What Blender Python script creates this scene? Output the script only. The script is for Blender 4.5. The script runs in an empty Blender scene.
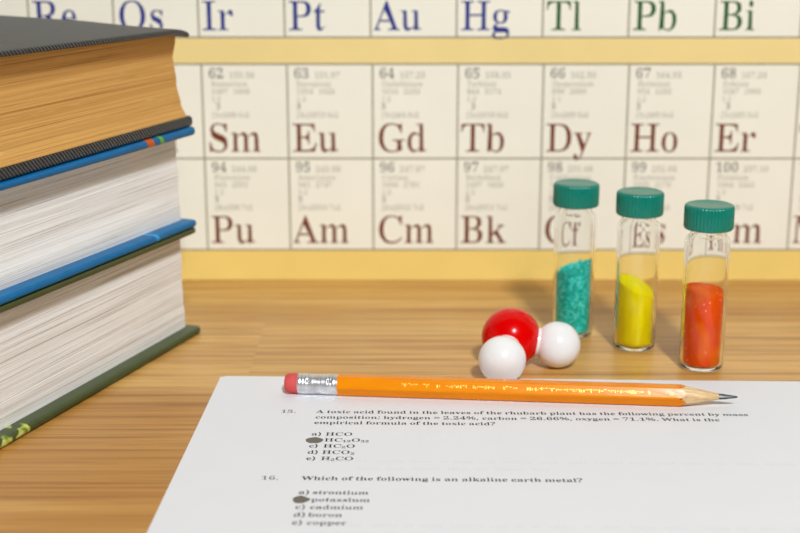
import bpy, bmesh, math, random
from mathutils import Vector, Matrix, noise
random.seed(7)
PI = math.pi
SC = bpy.context.scene
COL = SC.collection

# ------------------------------------------------------------------ camera, world, lights, exposure
cam_d = bpy.data.cameras.new('camera')
cam = bpy.data.objects.new('camera', cam_d)
COL.objects.link(cam)
cam.location = (0, 0, 0.174)
cam.rotation_euler = (math.radians(90 - 14.5), 0, 0)
cam_d.sensor_width = 36
cam_d.lens = 36 * 1370 / 800
cam_d.clip_start = 0.01
cam_d.clip_end = 20
cam_d.dof.use_dof = True
cam_d.dof.focus_distance = 0.478
cam_d.dof.aperture_fstop = 10.5
SC.camera = cam

world = bpy.data.worlds.new('room_light')
SC.world = world
world.use_nodes = True
bgn = world.node_tree.nodes['Background']
bgn.inputs['Color'].default_value = (0.97, 0.99, 1.0, 1)
bgn.inputs['Strength'].default_value = 0.05


def area(name, loc, target, size, power, color, shape='DISK'):
    d = bpy.data.lights.new(name, 'AREA')
    d.shape = shape
    d.size = size
    d.energy = power
    d.color = color
    o = bpy.data.objects.new(name, d)
    COL.objects.link(o)
    o.location = loc
    o.rotation_euler = (Vector(target) - Vector(loc)).to_track_quat('-Z', 'Y').to_euler()
    return o


key = area('key_light', (0.32, -0.93, 1.34), (0.06, 0.52, 0.02), 0.20, 35.2, (0.955, 0.99, 1.045))

SC.cycles.sample_clamp_indirect = 0
SC.cycles.blur_glossy = 0.3
SC.view_settings.view_transform = 'Standard'
SC.view_settings.look = 'None'
SC.view_settings.exposure = 0.0
SC.view_settings.gamma = 1.0
SC.view_settings.use_curve_mapping = False

# ------------------------------------------------------------------ helpers
def link(name, me, mat=None, parent=None, smooth=False):
    if not isinstance(me, bpy.types.Mesh):
        bm = me
        bmesh.ops.recalc_face_normals(bm, faces=bm.faces)
        me = bpy.data.meshes.new(name)
        bm.to_mesh(me)
        bm.free()
    o = bpy.data.objects.new(name, me)
    COL.objects.link(o)
    if mat is not None:
        for m in (mat if isinstance(mat, (list, tuple)) else [mat]):
            me.materials.append(m)
    if parent is not None:
        o.parent = parent
    if smooth:
        for p in me.polygons:
            p.use_smooth = True
    return o


def auto_smooth(o, deg=35):
    me = o.data
    me.polygons.foreach_set('use_smooth', [True] * len(me.polygons))
    me.set_sharp_from_angle(angle=math.radians(deg))


def tag(o, label, cat, group=None, kind=None):
    o['label'] = label
    o['category'] = cat
    if group:
        o['group'] = group
    if kind:
        o['kind'] = kind
    return o


def thing(name, label, cat, loc=(0, 0, 0), rz=0, group=None):
    o = bpy.data.objects.new(name, None)
    o.empty_display_size = 0.02
    COL.objects.link(o)
    o.location = loc
    o.rotation_euler = (0, 0, rz)
    return tag(o, label, cat, group)


def box(bm, x0, x1, y0, y1, z0, z1, bevel=0, seg=3):
    b = bmesh.new()
    bmesh.ops.create_cube(b, size=1)
    for v in b.verts:
        v.co = Vector(((x0 + x1) / 2 + v.co.x * (x1 - x0), (y0 + y1) / 2 + v.co.y * (y1 - y0), (z0 + z1) / 2 + v.co.z * (z1 - z0)))
    if bevel:
        bmesh.ops.bevel(b, geom=list(b.edges), offset=bevel, segments=seg, profile=0.5, affect='EDGES')
    t = bpy.data.meshes.new('t')
    b.to_mesh(t)
    b.free()
    bm.from_mesh(t)
    bpy.data.meshes.remove(t)
    return bm


def lathe(bm, prof, n=64, mod=None, axis='Z'):
    """prof: (r, z) pairs; r == 0 makes a pole. mod(angle, r, z) -> r"""
    rings = []
    for r, z in prof:
        if r <= 1e-9:
            rings.append([bm.verts.new((0, 0, z))])
        else:
            ring = []
            for i in range(n):
                a = 2 * PI * i / n
                rr = mod(a, r, z) if mod else r
                ring.append(bm.verts.new((rr * math.cos(a), rr * math.sin(a), z)))
            rings.append(ring)
    for A, B in zip(rings, rings[1:]):
        for i in range(n):
            j = (i + 1) % n
            if len(A) == 1 and len(B) == 1:
                continue
            if len(A) == 1:
                bm.faces.new((A[0], B[j], B[i]))
            elif len(B) == 1:
                bm.faces.new((A[i], A[j], B[0]))
            else:
                bm.faces.new((A[i], A[j], B[j], B[i]))
    if axis == 'X':
        for v in bm.verts:
            v.co = Vector((v.co.z, v.co.x, v.co.y))
    return rings


def loft(bm, rings, caps=True):
    vs = [[bm.verts.new(p) for p in r] for r in rings]
    n = len(vs[0])
    for A, B in zip(vs, vs[1:]):
        for i in range(n):
            j = (i + 1) % n
            bm.faces.new((A[i], A[j], B[j], B[i]))
    if caps:
        bm.faces.new(list(reversed(vs[0])))
        bm.faces.new(vs[-1])
    return vs


# ------------------------------------------------------------------ materials
def srgb(r, g, b):
    f = lambda c: (c / 255 / 12.92) if c / 255 <= 0.04045 else ((c / 255 + 0.055) / 1.055) ** 2.4
    return (f(r), f(g), f(b), 1)


class Mat:
    def __init__(self, name):
        self.m = bpy.data.materials.new(name)
        self.m.use_nodes = True
        self.t = self.m.node_tree
        self.b = self.t.nodes['Principled BSDF']

    def n(self, kind, **kw):
        nd = self.t.nodes.new(kind)
        for k, v in kw.items():
            if k.startswith('i_'):
                nd.inputs[k[2:].replace('_', ' ')].default_value = v
            else:
                setattr(nd, k, v)
        return nd

    def l(self, a, b):
        self.t.links.new(a, b)

    def coord(self, scale=(1, 1, 1), loc=(0, 0, 0), out='Object'):
        tc = self.n('ShaderNodeTexCoord')
        mp = self.n('ShaderNodeMapping')
        mp.inputs['Scale'].default_value = scale
        mp.inputs['Location'].default_value = loc
        self.l(tc.outputs[out], mp.inputs['Vector'])
        return mp.outputs['Vector']

    def noise(self, vec, scale=1, detail=3, rough=0.5, dist=0):
        nd = self.n('ShaderNodeTexNoise')
        nd.inputs['Scale'].default_value = scale
        nd.inputs['Detail'].default_value = detail
        nd.inputs['Roughness'].default_value = rough
        nd.inputs['Distortion'].default_value = dist
        self.l(vec, nd.inputs['Vector'])
        return nd.outputs['Fac']

    def ramp(self, fac, stops, mode='LINEAR'):
        nd = self.n('ShaderNodeValToRGB')
        cr = nd.color_ramp
        cr.interpolation = mode
        while len(cr.elements) < len(stops):
            cr.elements.new(0.5)
        for e, (p, c) in zip(cr.elements, stops):
            e.position = p
            e.color = c if not isinstance(c, (int, float)) else (c, c, c, 1)
        self.l(fac, nd.inputs['Fac'])
        return nd.outputs['Color']

    def mix(self, a, b, fac, mode='MIX'):
        nd = self.n('ShaderNodeMix', data_type='RGBA', blend_type=mode)
        for sock, v in ((nd.inputs[6], a), (nd.inputs[7], b), (nd.inputs[0], fac)):
            if hasattr(v, 'links'):
                self.l(v, sock)
            else:
                sock.default_value = v
        return nd.outputs[2]

    def math(self, op, a, b=0.0):
        nd = self.n('ShaderNodeMath', operation=op)
        for sock, v in ((nd.inputs[0], a), (nd.inputs[1], b)):
            if hasattr(v, 'links'):
                self.l(v, sock)
            else:
                sock.default_value = v
        return nd.outputs[0]

    def bump(self, h, strength, dist):
        nd = self.n('ShaderNodeBump')
        nd.inputs['Strength'].default_value = strength
        nd.inputs['Distance'].default_value = dist
        self.l(h, nd.inputs['Height'])
        self.l(nd.outputs['Normal'], self.b.inputs['Normal'])

    def set(self, **kw):
        for k, v in kw.items():
            s = self.b.inputs[k.replace('_', ' ')]
            if hasattr(v, 'links'):
                self.l(v, s)
            else:
                s.default_value = v
        return self


def plain(name, col, rough=0.5, var=0.06, scale=300, spec=0.5, metallic=0, **kw):
    """one colour with a faint procedural variation"""
    M = Mat(name)
    f = M.noise(M.coord(), scale, 2)
    d = tuple(c * (1 - var) for c in col[:3]) + (1,)
    u = tuple(min(1, c * (1 + var)) for c in col[:3]) + (1,)
    M.set(Base_Color=M.ramp(f, [(0.3, d), (0.7, u)]), Roughness=rough, Metallic=metallic)
    M.b.inputs['Specular IOR Level'].default_value = spec
    for k, v in kw.items():
        M.b.inputs[k.replace('_', ' ')].default_value = v
    return M.m


def m_wood():
    M = Mat('oak_stave_tabletop')
    tc = M.coord()
    # staves: rows of boards, each board with its own tone
    sep = M.n('ShaderNodeSeparateXYZ')
    M.l(M.coord(loc=(STAVE_X, STAVE_Y, 0)), sep.inputs[0])
    row = M.math('FLOOR', M.math('DIVIDE', sep.outputs['Y'], 0.09))
    colm = M.math('FLOOR', M.math('ADD', M.math('DIVIDE', sep.outputs['X'], 0.62), M.math('MULTIPLY', M.math('ADD', row, 1.0), 0.37)))
    cmb = M.n('ShaderNodeCombineXYZ')
    M.l(row, cmb.inputs[0])
    M.l(colm, cmb.inputs[1])
    cmb.inputs[2].default_value = STAVE_SEED
    wn = M.n('ShaderNodeTexWhiteNoise', noise_dimensions='3D')
    M.l(cmb.outputs[0], wn.inputs['Vector'])
    tone = wn.outputs['Value']
    # each stave gets its own piece of the grain
    sh = M.n('ShaderNodeVectorMath', operation='MULTIPLY_ADD')
    M.l(wn.outputs['Color'], sh.inputs[0])
    sh.inputs[1].default_value = (3.1, 1.7, 0)
    M.l(tc, sh.inputs[2])
    def st(s):
        mp = M.n('ShaderNodeMapping')
        mp.inputs['Scale'].default_value = s
        M.l(sh.outputs[0], mp.inputs['Vector'])
        return mp.outputs['Vector']
    broad = M.noise(st((2.2, 34, 1)), 1, 3, 0.55, 0.6)
    mid = M.noise(st((5, 230, 1)), 1, 5, 0.65, 0.35)
    fine = M.noise(st((16, 760, 1)), 1, 3, 0.6)
    cath = M.noise(st((7, 60, 1)), 1, 2, 0.5, 1.4)
    base = M.ramp(broad, [(0.28, WOOD_D), (0.52, WOOD_M), (0.75, WOOD_L)])
    c = M.mix(M.mix(base, WOOD_D, M.ramp(tone, [(0.0, 0.6), (0.5, 0.0)])), WOOD_L, M.ramp(tone, [(0.5, 0.0), (1.0, 0.6)]))
    c = M.mix(c, WOOD_K, M.ramp(mid, [(0.47, 0.0), (0.64, 0.62)]))
    c = M.mix(c, WOOD_K, M.ramp(fine, [(0.53, 0.0), (0.68, 0.5)]))
    c = M.mix(c, WOOD_D, M.ramp(cath, [(0.55, 0.0), (0.72, 0.5)]))
    M.set(Base_Color=c, Roughness=0.34)
    M.b.inputs['Specular IOR Level'].default_value = 0.35
    M.bump(fine, 0.08, 0.0003)
    return M.m


STAVE_X, STAVE_Y, STAVE_SEED = 0.059, -0.574, 3.0
WOOD_L = srgb(226, 180, 104)
WOOD_M = srgb(212, 162, 86)
WOOD_D = srgb(184, 128, 58)
WOOD_K = srgb(140, 84, 32)


def m_pages(name, light, mid, dark, zs=1100, seed=0.0, amt=1.0, gold=False):
    M = Mat(name)
    a = M.noise(M.coord((30, 6, zs), (seed, seed, seed)), 1, 3, 0.65)
    b = M.noise(M.coord((30, 3, zs * 0.32), (seed + 4, seed, seed)), 1, 2, 0.6)
    c = M.noise(M.coord((60, 14, zs * 2.4), (seed, seed + 3, seed)), 1, 2, 0.5)
    col = M.ramp(b, [(0.25, mid), (0.5, light), (0.8, light)])
    col = M.mix(col, dark, M.ramp(a, [(0.57, 0.0), (0.62, 0.62 * amt)]))
    col = M.mix(col, dark, M.ramp(c, [(0.57, 0.0), (0.68, 0.5 * amt)]))
    if gold:
        s = M.noise(M.coord((30, 9, 260), (seed + 9, seed + 2, 1)), 1, 3, 0.7)
        col = M.mix(col, srgb(96, 58, 22), M.ramp(s, [(0.64, 0.0), (0.74, 0.55)]))
        s2 = M.noise(M.coord((30, 30, 500), (seed + 1, seed + 2, 6)), 1, 3, 0.7)
        col = M.mix(col, srgb(250, 214, 140), M.ramp(s2, [(0.62, 0.0), (0.78, 0.4)]))
    M.set(Base_Color=col, Roughness=0.75)
    M.b.inputs['Specular IOR Level'].default_value = 0.25
    M.bump(a, 0.35, 0.0004)
    return M.m

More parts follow.
